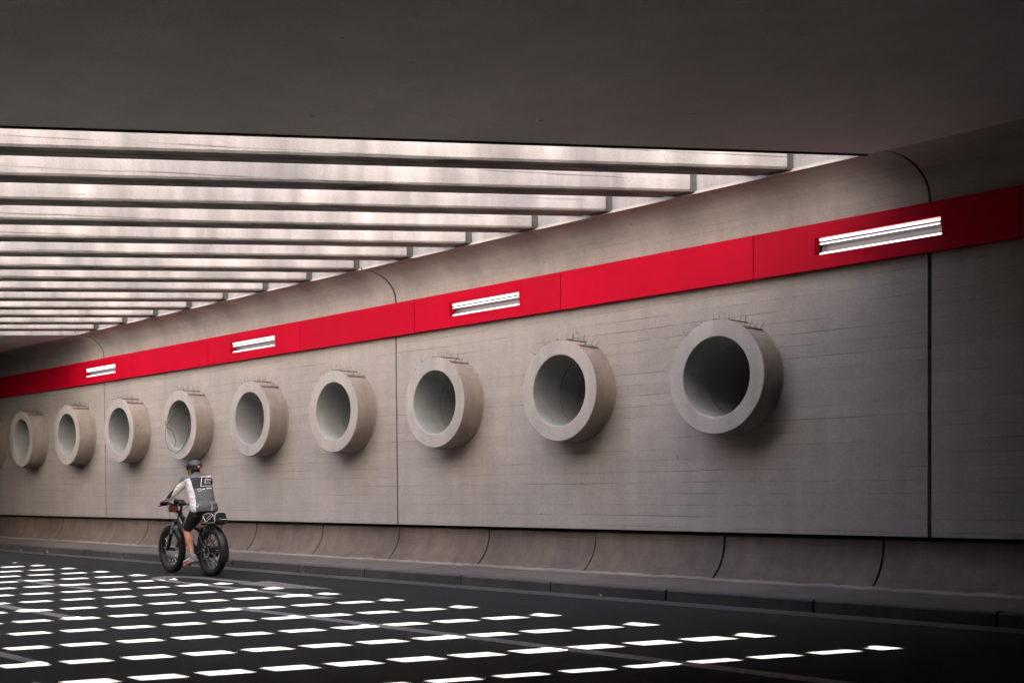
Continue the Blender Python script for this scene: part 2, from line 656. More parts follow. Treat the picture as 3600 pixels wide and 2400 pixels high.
joints = [(-5.387, .042), (-13.877, .036), (-23.65, .036), (-33.5, .03)]
edges = [XR] + [j for j, _ in joints] + [XL]
gaps = [0] + [g for _, g in joints] + [0]
tan_s = math.tan(TH)
for i in range(len(edges) - 1):
    x1, x0 = edges[i] - gaps[i] / 2, edges[i + 1] + gaps[i + 1] / 2
    wpart('wall_panel', wall_panel(x0, x1), M['wall'], twall, sharp=None)
    k = MB()
    cp = cov_prof()
    sk = lambda x, y: x - (WALL_Y - y) * tan_s
    gq = lambda j_: .014 if j_ == 1 else .026
    xa_, xb_ = edges[i + 1] + gq(i + 1), edges[i] - gq(i)
    k.prism([(sk(xa_, y), y, z) for y, z in cp], [(sk(xb_, y), y, z) for y, z in cp], smooth=True)
    wpart('coving_panel', k, M['coving'], twall, sharp=30)
    if i:
        k = MB()
        inn = [(y + .010, z + .004) for y, z in cp[:-3]] + [(y, z) for y, z in cp[-3:]]
        g_ = gq(i) - .001
        k.prism([(sk(edges[i] - g_, y), y, z) for y, z in inn], [(sk(edges[i] + g_, y), y, z) for y, z in inn], smooth=True)
        wpart('joint_seal', k, M['dark'], twall, sharp=30)

# ------------------------------------------------------------------ pipe stubs with spike strips
ring_labels = [
    'concrete pipe stub nearest the wide wall joint, blackest bore',
    'concrete pipe stub between two others on the wall panel by the wide joint',
    'concrete pipe stub just before the narrow wall joint, on the three pipe panel',
    'concrete pipe stub just past the narrow wall joint, on the four pipe panel',
    'concrete pipe stub on the wall behind the rear wheel, second on the four pipe panel',
    'concrete pipe stub over the cyclist with loose wires hanging in its mouth',
    'concrete pipe stub ahead of the cyclist, just before the next wall joint',
    'shaded concrete pipe stub just past the wall joint ahead of the cyclist',
    'second shaded concrete pipe stub past the wall joint ahead of the cyclist',
    'third, deepest shaded concrete pipe stub past the wall joint ahead of the cyclist']
pf = -0.37                                  # face of the stub, wall face at y = 0
pipe_me = strip_me = spikes_me = None
k = MB()
prof = [(RING_RO + .012, 0.004), (RING_RO + .012, -0.010), (RING_RO, -0.022), (RING_RO, pf + .007), (RING_RO - .007, pf), (RING_RI + .008, pf), (RING_RI, pf + .008),
        (RING_RI, 0.145), (RING_RI + .012, 0.148), (RING_RI + .012, 0.158), (RING_RI, 0.161), (RING_RI, 1.6), (0.0005, 1.6)]
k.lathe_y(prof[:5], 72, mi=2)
k.lathe_y(prof[4:7], 72)
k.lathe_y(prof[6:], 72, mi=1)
pipe_me = k.mesh('pipe')
sharpen(pipe_me, 28)
k = MB()
k.box(-.022, .022, pf + .012, -.012, RING_RO - .002, RING_RO + .013)
strip_me = k.mesh('spike_strip')
spike_meshes = []
for v_ in range(5):
    k = MB()
    rr = random.Random(v_)
    for i in range(7):
        y = pf + .03 + i * (-.05 - pf) / 6.0
        lean = rr.uniform(-.012, .012) + (.022 if i % 2 else -.022)
        if rr.random() < .08:
            continue
        h = .088 * rr.uniform(.9, 1.05)
        k.tube([((.012 if i % 2 else -.012), y, RING_RO + .012), ((.012 if i % 2 else -.012) + lean, y + rr.uniform(-.01, .01), RING_RO + .012 + h)], .0022, 4)
    spike_meshes.append(k.mesh('spikes'))
for i, cx in enumerate(RING_X):
    t_ = thing('concrete_pipe', ring_labels[i], 'pipe', (cx, WALL_Y, RING_Z + random.uniform(-.006, .006)), 0, 'concrete pipe stubs along the tunnel wall')
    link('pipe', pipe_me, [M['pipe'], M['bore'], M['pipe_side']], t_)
    for j, ang in enumerate((-39, -21, -3, 15, 33)):
        s_ = link('spike_strip', strip_me, M['strip'], t_)
        s_.rotation_euler = (0, math.radians(ang + random.uniform(-2.5, 2.5)), 0)
        link('spikes', spike_meshes[(i + j) % 5], M['spike'], s_)['kind'] = 'stuff'
    if i == 5:
        k = MB()
        k.tube([(-.45, -.40, .10), (-.40, -.41, -.02), (-.455, -.40, -.12), (-.43, -.405, -.30), (-.30, -.41, -.46), (-.05, -.40, -.53), (.18, -.40, -.45), (.32, -.39, -.28), (.40, -.38, -.10)], .0045, 5)
        k.tube([(-.44, -.39, .0), (-.30, -.2, .30), (.05, -.1, .44), (.3, -.05, .35)], .0045, 5)
        k.tube([(-.43, -.40, -.02), (-.25, -.36, -.1), (-.18, -.33, -.3), (-.2, -.35, -.42)], .0045, 5)
        lpart('loose_wire', k, M['wire'], t_)

# ------------------------------------------------------------------ red cladding band and tube lamps
RB, RT, RY = 3.615, 4.105, 11.22
band = thing('cladding_band', 'bright red enamel cladding band of long panels under the coving', 'cladding', (-13, RY, RB))
P0, PW = -4.46, 2.96
LX0, LX1, LZ0, LZ1 = -6.643, -5.224, 3.765, 3.950


def red_quad(k, a, b_, c, d):
    k.box(a, b_, RY, RY + .012, c, d)


for i in range(-4, 13):
    x1 = P0 - PW * i - .006
    x0 = P0 - PW * (i + 1) + .006
    k = MB()
    lamp_x = LX0 - 5.915 * (i // 2)
    if i % 2 == 0 and 0 <= i <= 6:
        l0, l1 = lamp_x, lamp_x + (LX1 - LX0)
        red_quad(k, x0, l0, RB, RT)
        red_quad(k, l1, x1, RB, RT)
        red_quad(k, l0, l1, RB, LZ0)
        red_quad(k, l0, l1, LZ1, RT)
        k.box(x0, x1, RY + .012, WALL_Y + .02, RB, RB + .012)
        k.box(x0, x1, RY + .012, WALL_Y + .02, RT - .012, RT)
    else:
        red_quad(k, x0, x1, RB, RT)
        k.box(x0, x1, RY + .012, WALL_Y + .02, RB, RB + .012)
        k.box(x0, x1, RY + .012, WALL_Y + .02, RT - .012, RT)
    wpart('cladding_panel', k, M['red'], band, sharp=None, fixn=False)
k = MB()
k.box(XL, XR, WALL_Y + .15, WALL_Y + .2, 3.5, 4.3)
wpart('backing_board', k, M['dark'], band, sharp=None)
k = MB()
for a, b_ in ((XL, P0 - PW * 13), (P0 + PW * 4, XR)):
    k.box(a, b_, RY, WALL_Y + .02, RB, RT)
wpart('cladding_run', k, M['red'], band, sharp=None)['kind'] = 'stuff'

lamp_labels = ['lit tube lamp in the red band above the wide wall joint',
               'lit tube lamp in the red band above the three pipe wall panel',
               'lit tube lamp in the red band above the four pipe wall panel',
               'lit tube lamp in the red band above the wall joint ahead of the cyclist']
for i in range(4):
    x0 = LX0 - 5.915 * i
    x1 = x0 + LX1 - LX0
    t_ = thing('tube_lamp', lamp_labels[i], 'lamp', ((x0 + x1) / 2, RY, LZ0), 0, 'tube lamps in the red band')
    k = MB()
    yb = RY + .11
    k.add([(x0, RY + .002, LZ0), (x0, yb, LZ0), (x0, yb, LZ1), (x0, RY + .002, LZ1)], [(0, 1, 2, 3)])
    k.add([(x1, RY + .002, LZ0), (x1, RY + .002, LZ1), (x1, yb, LZ1), (x1, yb, LZ0)], [(0, 1, 2, 3)])
    k.add([(x0, RY + .002, LZ0), (x1, RY + .002, LZ0), (x1, yb, LZ0), (x0, yb, LZ0)], [(0, 1, 2, 3)])
    k.add([(x0, RY + .002, LZ1), (x0, yb, LZ1), (x1, yb, LZ1), (x1, RY + .002, LZ1)], [(0, 1, 2, 3)])
    wpart('housing', k, M['red'], t_, sharp=None, fixn=False)
    k = MB()
    pr = [(yb - .004, LZ0 + .004), (yb - .03, LZ0 + .045), (yb - .012, LZ0 + .09), (yb - .035, LZ0 + .125), (yb - .004, LZ1 - .004), (yb, LZ1 - .004), (yb, LZ0 + .004)]
    k.prism([(x0 + .035, y, z) for y, z in pr], [(x1 - .01, y, z) for y, z in pr])
    wpart('reflector', k, M['reflector'], t_, sharp=None)
    for zc, rr_ in ((LZ1 - .022, .0155), (LZ1 - .066, .0075), (LZ0 + .015, .0105)):
        k = MB()
        k.tube([(x0 + .05, RY + .03, zc), (x1 - .012, RY + .03, zc)], rr_, 10)
        wpart('tube', k, M['tube'], t_)
    for xx in (x1 - .012,):
        k = MB()
        k.box(xx - .010, xx + .010, RY + .012, yb - .04, LZ1 - .085, LZ1 - .008)
        wpart('tube_holder', k, M['strip'], t_, sharp=None)
    k = MB()
    o_ = .03
    for (a, b_, c, d) in ((x0 - o_ - .008, x0 - o_, LZ0 - o_, LZ1 + o_), (x1 + o_, x1 + o_ + .008, LZ0 - o_, LZ1 + o_), (x0 - o_, x1 + o_, LZ0 - o_ - .008, LZ0 - o_), (x0 - o_, x1 + o_, LZ1 + o_, LZ1 + o_ + .008)):
        k.box(a, b_, RY - .003, RY + .002, c, d)
    wpart('trim', k, M['red'], t_, sharp=None)

# ------------------------------------------------------------------ ceiling slabs
def slab(name, poly, label):
    k = MB()
    lo_, hi_ = [(x, y, ceil_z(y)) for x, y in poly], [(x, y, TOP) for x, y in poly]
    k.prism(lo_, hi_, 1, caps=False)
    k.add(lo_, [tuple(range(len(poly)))], 0)
    k.add(hi_, [tuple(range(len(poly)))], 1)
    o = wpart(name, k, [M['ceiling'], M['well']], None, sharp=None)
    return tag(o, label, 'ceiling')


slab('ceiling_slab', [(xn(N_NEAR, LIP_Y), LIP_Y), (xn(N_NEAR, OPEN_S), OPEN_S), (XR, OPEN_S), (XR, LIP_Y)],
     'wide flat dark concrete ceiling slab ending at the skylight beams')
near_slab = COL.objects['ceiling_slab']
k = MB()
dr = lambda y: [(xn(n_, y), y, ceil_z(y) + z_) for n_, z_ in ((N_NEAR + .02, .02), (N_NEAR + .02, -.014), (N_NEAR + .055, -.014), (N_NEAR + .055, .02))]
k.prism(dr(LIP_Y - .01), dr(OPEN_S))
wpart('drip_groove_shade', k, M['dark'], near_slab, sharp=None)  # dark strip standing in for the shade of a drip groove
slab('ceiling_slab', [(XL, LIP_Y), (XL, OPEN_S), (xn(N_FAR, OPEN_S), OPEN_S), (xn(N_FAR, LIP_Y), LIP_Y)],
     'dark concrete ceiling slab beyond the last skylight beam')
slab('ceiling_slab', [(XL, OPEN_S), (XL, YS), (XR, YS), (XR, OPEN_S)],
     'concrete ceiling slab carrying the outer ends of the skylight beams')

# ------------------------------------------------------------------ skylight beams and sunshade bars
skyl = thing('skylight', 'skewed skylight of pale concrete beams with a shading grille over the road', 'skylight', (-16, 5, 4.7))
for i in range(14):
    nf = -11.47 - 1.0525 * i + random.uniform(-.008, .008)
    nb = nf - 0.35
    ya, yb = 10.775, OPEN_S
    k = MB()
    lo = .016

    def ring_at(y):
        z = ceil_z(y) + lo
        pts = [(nf, z + .045), (nf, z + BEAM_H), (nb, z + BEAM_H), (nb, z + .012), (nb + .012, z), (nf - .16, z), (nf - .165, z + .01), (nf - .175, z + .01), (nf - .18, z), (nf - .04, z)]
        pts = [(nf, z + .022), (nf, z + BEAM_H), (nb, z + BEAM_H), (nb, z + .012), (nb + .012, z), (nf - .19, z), (nf - .18, z + .012), (nf - .165, z + .012), (nf - .155, z), (nf - .02, z)]
        return [(xn(n_, y), y, zz) for n_, zz in pts]
    k.prism(ring_at(ya), ring_at(yb))
    bo_ = wpart('beam', k, M['beam'], skyl, sharp=None)
    k = MB()
    nk = lambda y: [(xn(n_, y), y, ceil_z(y) + z_) for n_, z_ in ((nf - .05, lo + .004), (nf - .05, BEAM_H - .02), (nb + .05, BEAM_H - .02), (nb + .05, lo + .004))]
    k.prism(nk(10.774), nk(10.884))
    wpart('beam_end_shade', k, M['kerb'], bo_, sharp=None)  # dark neck added so the pocket at the beam end looks shaded
k = MB()
k.box(-34, 0, 10.885, 11.5, LIP_Z + .031, LIP_Z + BEAM_H + .02)
wpart('well_wall', k, M['well'], skyl, sharp=None)
zb = BEAM_H + .034
for i in range(17):
    y0 = 10.605 + .059 - .425 * i
    z = ceil_z(y0) + zb
    k = MB()
    xa, xb = xn(N_FAR - .1, y0), xn(N_NEAR + .1, y0)
    k.box(xa, xb, y0 - .004, y0 + .074, z, z + .15)
    wpart('grille_bar', k, M['strip'], skyl, sharp=None)

# ------------------------------------------------------------------ outer shell of the tunnel
k = MB()
k.box(XL, XR, 13.0, 13.3, -.5, TOP)
k.box(XL, XR, 11.42, 13.3, LIP_Z + .2, LIP_Z + .3)
k.box(XL, XR, 11.1, 13.3, -.5, -.02)
structure('retaining_wall', k, M['dark'])
k = MB()
k.box(XL, XR, YS - .4, YS, -1.5, TOP)
o_ = wpart('opposite_wall', k, M['plinth'], None, sharp=None)
tag(o_, 'plain concrete wall on the other side of the road', 'wall')

#BIKE#
# ------------------------------------------------------------------ bicycle (local frame: x forward, y left, z up)
M['tyre'] = plain('tyre_rubber', (0.013, 0.0125, 0.0125), 0.75, var=0.25, scale=60, spec=0.3, bmp=0.4)
M['black'] = plain('black_paint', (0.009, 0.009, 0.0095), 0.42, var=0.2, spec=0.3)
M['satin'] = plain('satin_black', (0.016, 0.016, 0.0165), 0.6, var=0.25)
M['silver'] = plain('brushed_alloy', (0.5, 0.5, 0.5), 0.35, 0.9)
M['spokes'] = plain('spoke_steel', (0.35, 0.34, 0.33), 0.4, 0.7)
M['decal'] = plain('grey_decal', (0.42, 0.46, 0.46), 0.4)
M['fender'] = plain('fender_plastic', (0.016, 0.016, 0.0165), 0.45, var=0.3, scale=9, spec=0.35)
M['bagcloth'] = plain('bag_cloth', (0.012, 0.012, 0.013), 0.8, var=0.3, scale=80, bmp=0.3)
M['piping'] = plain('reflective_piping', (0.62, 0.60, 0.59), 0.5)
M['redcloth'] = plain('dark_red_cloth', (0.11, 0.018, 0.022), 0.75, var=0.4, scale=40)
M['redlens'] = plain('red_lens', (0.45, 0.02, 0.03), 0.3)
M['pedal'] = plain('pedal_orange', (0.5, 0.13, 0.07), 0.5)
M['screen'] = plain('dark_screen', (0.02, 0.022, 0.025), 0.15, spec=0.7)

BX, BY = -15.636, 9.127
BASE = (BX, BY, road_z(BY))
bike = thing('bicycle', 'black fat tyre electric bicycle ridden along the road beside the kerb', 'bicycle', BASE, PI)
WB, WR = 1.21, 0.374
HUBZ = WR - .002


def wheel(x, rear):
    hub = MB()
    w_ = .085 if rear else .05
    rh = .092 if rear else .03
    hub.lathe_y([(.012, -.10), (.02, -.085), (rh * .55, -w_ - .004), (rh, -w_ + .012), (rh * (1.0 if rear else .75), 0), (rh, w_ - .012), (rh * .55, w_ + .004), (.02, .085), (.012, .10)], 22, (x, 0, HUBZ))
    h = lpart('wheel', hub, M['black'], bike)
    k = MB()
    prof = []
    for j in range(12):
        a = 2 * PI * j / 12
        prof.append((.322 + .050 * math.cos(a), .052 * math.sin(a)))
    k.lathe_y(prof, 56, (x, 0, HUBZ), closed=True)
    for j in range(60):                     # tread blocks
        a = 2 * PI * j / 60
        for off, ln in ((-.034, .016), (0, .018), (.034, .016)):
            aa = a + (.052 if off == 0 else 0)
            rr0 = .322 + .050 * math.sqrt(max(0, 1 - (off / .052) ** 2)) - .004
            e1 = Vector((math.sin(aa), 0, math.cos(aa)))
            e2 = Vector((math.cos(aa), 0, -math.sin(aa)))
            c = Vector((x, off, HUBZ)) + e1 * rr0
            q = []
            for hh in (0, .008):
                for (u_, v_) in ((-.010, -ln / 2), (.010, -ln / 2), (.010, ln / 2), (-.010, ln / 2)):
                    q.append(c + e1 * hh + e2 * u_ + Vector((0, v_, 0)))
            k.add(q, [(0, 1, 2, 3), (4, 5, 6, 7), (0, 1, 5, 4), (1, 2, 6, 5), (2, 3, 7, 6), (3, 0, 4, 7)])
    lpart('tyre', k, M['tyre'], h)
    k = MB()
    k.lathe_y([(.276, -.036), (.284, -.038), (.286, -.030), (.268, -.012), (.266, .012), (.286, .030), (.284, .038), (.276, .036), (.262, .012), (.262, -.012)], 56, (x, 0, HUBZ), closed=True)
    lpart('rim', k, M['satin'], h)
    k = MB()
    for j in range(28):
        a = 2 * PI * j / 28
        sgn = 1 if j % 2 else -1
        a2 = a + (.28 if (j // 2) % 2 else -.28)
        rh2 = rh * .95
        k.tube([(x + rh2 * math.sin(a2), sgn * w_ * .8, HUBZ + rh2 * math.cos(a2)), (x + .266 * math.sin(a), sgn * .006, HUBZ + .266 * math.cos(a))], .0022, 4)
    o = lpart('spokes', k, M['spokes'], h)
    o['kind'] = 'stuff'
    k = MB()
    for j in range(9):                      # reflector sleeves on some spokes
        a = 2 * PI * (j * 3 + .5) / 28
        p0, p1 = .17, .235
        k.tube([(x + p0 * math.sin(a), .028, HUBZ + p0 * math.cos(a)), (x + p1 * math.sin(a), .02, HUBZ + p1 * math.cos(a))], .0042, 5)
    o = lpart('spoke_reflectors', k, M['piping'], h)
    o['kind'] = 'stuff'
    k = MB()
    yd = .066 if not rear else .094
    k.lathe_y([(.088, yd - .0015), (.088, yd + .0015), (.066, yd + .0015), (.066, yd - .0015)], 32, (x, 0, HUBZ), closed=True)
    for j in range(5):
        a = 2 * PI * j / 5
        k.tube([(x + .025 * math.sin(a + .6), yd, HUBZ + .025 * math.cos(a + .6)), (x + .069 * math.sin(a), yd, HUBZ + .069 * math.cos(a))], .004, 4)
    o = lpart('brake_disc', k, M['silver'], h)
    return h


wheel(0, True)
wheel(WB, False)
BB = Vector((.44, 0, .33))
HT, HB = Vector((.925, 0, .955)), Vector((.99, 0, .80))
k = MB()
k.tube([HT, HB], [.030, .033], 14)
k.tube([HB + (HT - HB) * .22, (.80, 0, .63), BB], [.042, .052, .046], 12)
k.tube([HB + (HT - HB) * .75, (.70, 0, .80), (.31, 0, .66)], [.034, .032, .026], 12)
k.tube([BB, (.31, 0, .66), (.285, 0, .735)], [.030, .027, .024], 12)
k.tube([BB + Vector((0, -.05, 0)), BB + Vector((0, .05, 0))], .034, 14)
for s_ in (-1, 1):
    k.tube([(.42, s_ * .035, .33), (.30, s_ * .075, .345), (0, s_ * .098, HUBZ)], [.018, .017, .014], 8)
    k.tube([(.30, s_ * .022, .66), (.22, s_ * .078, .60), (0, s_ * .098, HUBZ)], [.015, .013, .012], 8)
k.box(-.03, .02, -.106, -.094, HUBZ - .03, HUBZ + .03)
k.box(-.03, .02, .097, .109, HUBZ - .03, HUBZ + .03)
lpart('frame', k, M['black'], bike)
k = MB()
k.tube([(.905, .037, .872), (.80, .048, .78)], [(.018, .006), (.022, .006)], 8)
lpart('frame_decal', k, M['decal'], bike)
k = MB()
k.tube([(.283, 0, .72), (.24, 0, .885)], .015, 10)
lpart('seat_post', k, M['silver'], bike)
k = MB()
k.tube([(.385, 0, .925), (.30, 0, .92), (.22, 0, .915), (.16, 0, .922), (.12, 0, .925)], [(.012, .022), (.02, .035), (.026, .07), (.03, .088), (.015, .06)], 14)
lpart('saddle', k, M['satin'], bike)
# fork
k = MB()
k.tube([(.995, -.085, .795), (.99, 0, .81), (.995, .085, .795)], [.026, .034, .026], 10)
for s_ in (-1, 1):
    k.tube([(1.075, s_ * .085, .62), (1.16, s_ * .085, .44), (WB, s_ * .080, HUBZ)], [.026, .027, .022], 10)
k.tube([(1.09, -.085, .66), (1.13, 0, .79), (1.09, .085, .66)], .014, 8)
lpart('fork', k, M['black'], bike)
for s_ in (-1, 1):
    k = MB()
    k.tube([(.995, s_ * .085, .795), (1.08, s_ * .085, .61)], .0175, 10)
    lpart('stanchion', k, M['silver'], bike)
# fenders
def fender(x, a0, a1, r, wd, name, mat):
    k = MB()
    n = 18
    pr = []
    for j in range(7):
        v_ = -1 + 2 * j / 6
        pr.append((r - .022 * v_ * v_, wd * v_))
    pr += [(a - .004, b) for a, b in reversed(pr)]
    k.lathe_y(pr, n, (x, 0, HUBZ), closed=True, a0=a0, a1=a1)
    return lpart(name, k, mat, bike)


fr = fender(0, math.radians(-112), math.radians(28), .402, .064, 'rear_fender', M['fender'])
ff = fender(WB, math.radians(-62), math.radians(20), .398, .058, 'front_fender', M['fender'])
for s_ in (-1, 1):
    k = MB()
    k.tube([(0, s_ * .11, HUBZ), (-.30, s_ * .066, HUBZ + .245)], .005, 6)
    k.tube([(0, s_ * .11, HUBZ), (-.375, s_ * .066, HUBZ + .06)], .005, 6)
    lpart('fender_stay', k, M['satin'], bike)
    k = MB()
    k.tube([(WB, s_ * .10, HUBZ), (WB - .31, s_ * .062, HUBZ + .20)], .005, 6)
    lpart('fender_stay', k, M['satin'], bike)
# rack
k = MB()
for s_ in (-1, 1):
    k.tube([(.24, s_ * .05, .775), (-.27, s_ * .062, .785)], .007, 6)
    k.tube([(-.06, s_ * .062, .782), (0, s_ * .112, HUBZ + .02)], .007, 6)
    k.tube([(-.2, s_ * .062, .784), (-.005, s_ * .112, HUBZ + .02)], .006, 6)
for xx in (-.26, -.1, .05, .2):
    k.tube([(xx, -.06, .782), (xx, .06, .782)], .006, 6)
lpart('rear_rack', k, M['black'], bike)
# drivetrain
k = MB()
k.lathe_y([(.075, -.062), (.085, -.060), (.085, -.056), (.02, -.054)], 26, (BB.x, 0, BB.z))
k.tube([(BB.x, -.07, BB.z), (BB.x, .07, BB.z)], .013, 8)
lpart('chainring', k, M['satin'], bike)
k = MB()
k.tube([(BB.x, -.06, BB.z + .083), (0, -.07, HUBZ + .035)], .004, 5)
k.tube([(BB.x, -.06, BB.z - .083), (.06, -.07, HUBZ - .10), (0, -.07, HUBZ - .035)], .004, 5)
lpart('chain', k, M['satin'], bike)
PL, PR_ = Vector((.475, .15, .165)), Vector((.41, -.15, .495))
for pd, s_ in ((PL, 1), (PR_, -1)):
    k = MB()
    k.tube([(BB.x, s_ * .072, BB.z), (pd.x, s_ * .092, pd.z)], [.014, .012], 8)
    lpart('crank', k, M['satin'], bike)
    k = MB()
    tl = -.25
    for dy in (-.042, .042):
        k.tube([(pd.x - .045, pd.y + dy, pd.z - tl * -.045 - .004), (pd.x + .045, pd.y + dy, pd.z + tl * .045 - .004)], .011, 6)
    for dx in (-.04, 0, .04):
        k.tube([(pd.x + dx, pd.y - .045, pd.z + tl * dx), (pd.x + dx, pd.y + .045, pd.z + tl * dx)], .010, 6)
    lpart('pedal', k, M['pedal'] if s_ > 0 else M['satin'], bike)
# cockpit
k = MB()
k.tube([(.93, 0, .94), (.905, 0, 1.00), (.885, 0, 1.055)], .019, 10)
k.tube([(.885, 0, 1.055), (.93, 0, 1.06)], .022, 8)
lpart('stem', k, M['black'], bike)
k = MB()
hbp = [(.86, -.375, 1.085), (.89, -.24, 1.095), (.925, -.10, 1.075), (.93, 0, 1.06), (.925, .10, 1.075), (.89, .24, 1.095), (.86, .375, 1.085)]
k.tube(hbp, .0125, 10)
lpart('handlebar', k, M['black'], bike)
for s_ in (-1, 1):
    k = MB()
    k.tube([(.888, s_ * .25, 1.095), (.861, s_ * .372, 1.086)], .017, 10)
    lpart('grip', k, M['tyre'], bike)
    k = MB()
    k.tube([(.905, s_ * .205, 1.09), (.955, s_ * .235, 1.07), (.955, s_ * .31, 1.058), (.925, s_ * .385, 1.052)], [.010, .008, .006, .006], 6)
    k.tube([(.9, s_ * .19, 1.093), (.9, s_ * .225, 1.095)], .018, 8)
    lpart('brake_lever', k, M['satin'], bike)
    k = MB()
    k.tube([(.90, s_ * .17, 1.10), (.935, s_ * .165, 1.11)], .009, 6)
    k.tube([(.95, s_ * .2, 1.075), (1.06, s_ * .16, 1.0), (1.08, s_ * .08, .86), (1.10, s_ * .07, .70)] if s_ > 0 else [(.95, s_ * .2, 1.075), (1.0, s_ * .1, 1.0), (.97, -.03, .84), (.80, -.05, .66)], .0032, 5)
    k.tube([(.93, s_ * .15, 1.08), (.98, s_ * .09, 1.0), (.955, s_ * .04, .88)], .0032, 5)
    lpart('cable', k, M['wire'], bike)
k = MB()
R_ = Matrix.Rotation(math.radians(-38), 3, 'Y')
for (c, hx, hy, hz) in (((.90, .0, 1.115), .045, .062, .012), ((.93, .075, 1.125), .03, .024, .028)):
    vs = [Vector(c) + R_ @ Vector((sx * hx, sy * hy, sz * hz)) for sx in (-1, 1) for sy in (-1, 1) for sz in (-1, 1)]
    k.add(vs, [(0, 1, 3, 2), (4, 6, 7, 5), (0, 4, 5, 1), (2, 3, 7, 6), (0, 2, 6, 4), (1, 5, 7, 3)])
k.tube([(.905, 0, 1.06), (.90, 0, 1.11)], .012, 6)
lpart('display', k, M['screen'], bike)
k = MB()
k.ell((1.0, 0, .96), (.03, .03, .032), 12, 8)
k.tube([(.95, 0, .95), (1.0, 0, .955)], .010, 6)
lpart('headlight', k, M['satin'], bike)


def rounded_bag(k, x0, x1, y0, y1, z0, z1, top=.05, n=16, ends=.035):
    """soft box: rounded-top section lofted along x with pulled-in ends"""
    yc, hw = (y0 + y1) / 2, (y1 - y0) / 2
    sec = []
    for sx, f in ((x0, .80), (x0 + ends * .5, .94), (x0 + ends, 1.0), ((x0 + x1) / 2, 1.03), (x1 - ends, 1.0), (x1 - ends * .5, .94), (x1, .80)):
        ring = []
        for j in range(n):
            a = 2 * PI * j / n
            c_, s_ = math.cos(a), math.sin(a)
            e = .5
            yy = math.copysign(abs(c_) ** e, c_) * hw
            zz = math.copysign(abs(s_) ** (e if s_ < 0 else .75), s_)
            zz = (z0 + z1) / 2 + zz * (z1 - z0) / 2
            ring.append((sx, yc + yy * f, (z0 + z1) / 2 + (zz - (z0 + z1) / 2) * (.9 + .1 * f)))
        sec.append(ring)
    for i in range(len(sec) - 1):
        k.prism(sec[i], sec[i + 1], smooth=True, caps=False)
    k.add(sec[0], [tuple(reversed(range(n)))])
    k.add(sec[-1], [tuple(range(n))])


tb = thing('trunk_bag', 'black trunk bag with pale piping strapped on the rear rack', 'bag', BASE, PI)
k = MB()
rounded_bag(k, -.29, .14, -.095, .095, .792, .965)
bag_o = lpart('bag_body', k, M['bagcloth'], tb)
k = MB()
rounded_bag(k, -.37, -.275, -.075, .075, .80, .885, ends=.02)
lpart('rear_pocket', k, M['bagcloth'], tb)
bag_bvh = BVHTree.FromPolygons([v.co.copy() for v in bag_o.data.vertices], [tuple(p.vertices) for p in bag_o.data.polygons])
VD = Vector((.862, -.503, -.07)).normalized()


def from_px(px, py):
    return Vector((1.9179 - .0026867 * px + .00004047 * py, 0, 1.9058 + .0000314 * px - .0013447 * py))


def surf(bvh, px, py):
    q = from_px(px, py)
    hit = bvh.ray_cast(q - VD * 2.5, VD)
    return hit[0], hit[1]


def trace(k, bvh, pts, r, n=5, step=12):
    """thin cord laid on a surface along a traced outline"""
    out = []
    for i in range(len(pts) - 1):
        a, b = pts[i], pts[i + 1]
        m_ = max(1, int(math.hypot(b[0] - a[0], b[1] - a[1]) / step))
        for j in range(m_ + (1 if i == len(pts) - 2 else 0)):
            f_ = j / m_
            p, nn_ = surf(bvh, a[0] + (b[0] - a[0]) * f_, a[1] + (b[1] - a[1]) * f_)
            if p is not None:
                out.append(p - VD * .001)
    if len(out) > 1:
        k.tube(out, r, n)


k = MB()
for s_ in (1,):
    arch = [(-.245, .815), (-.25, .87), (-.21, .925), (-.13, .945), (-.02, .945), (.06, .925), (.10, .87), (.095, .815), (-.08, .805), (-.245, .815)]
    pts = []
    for x, z in arch:
        h_ = bag_bvh.ray_cast(Vector((x, .5 * s_, z)), Vector((0, -s_, 0)))[0]
        if h_:
            pts.append(h_ + Vector((0, .002 * s_, 0)))
    k.tube(pts, .004, 5)
pts = []
for y, z in ((.10, .83), (.10, .92), (.075, .955), (0, .966), (-.07, .957), (-.09, .92)):
    pts.append((-.262, y * .96, z))
k.tube(pts, .004, 5)
k.tube([(-.378, .066, .86), (-.382, 0, .862), (-.378, -.066, .86)], .0035, 5)
lpart('piping', k, M['piping'], tb)
k = MB()
for poly in ([(.075, .905), (.02, .835), (-.03, .825), (-.20, .915)], [(-.035, .868), (-.15, .925)]):
    pts = []
    for x, z in poly:
        h_ = bag_bvh.ray_cast(Vector((x, .5, z)), Vector((0, -1, 0)))[0]
        if h_:
            pts.append(h_ + Vector((0, .002, 0)))
    k.tube(pts, .0075 if len(pts) > 2 else .005, 5)
lpart('logo', k, M['piping'], tb)
hb = thing('handlebar_bag', 'small dark red bag hanging from the handlebar', 'bag', BASE, PI)
k = MB()
rounded_bag(k, .925, 1.01, .03, .17, .955, 1.075, ends=.02)
lpart('bag_body', k, M['redcloth'], hb)
k = MB()
k.tube([(.94, .06, 1.07), (.915, .06, 1.10), (.90, .06, 1.065)], .008, 6)
lpart('strap', k, M['bagcloth'], hb)

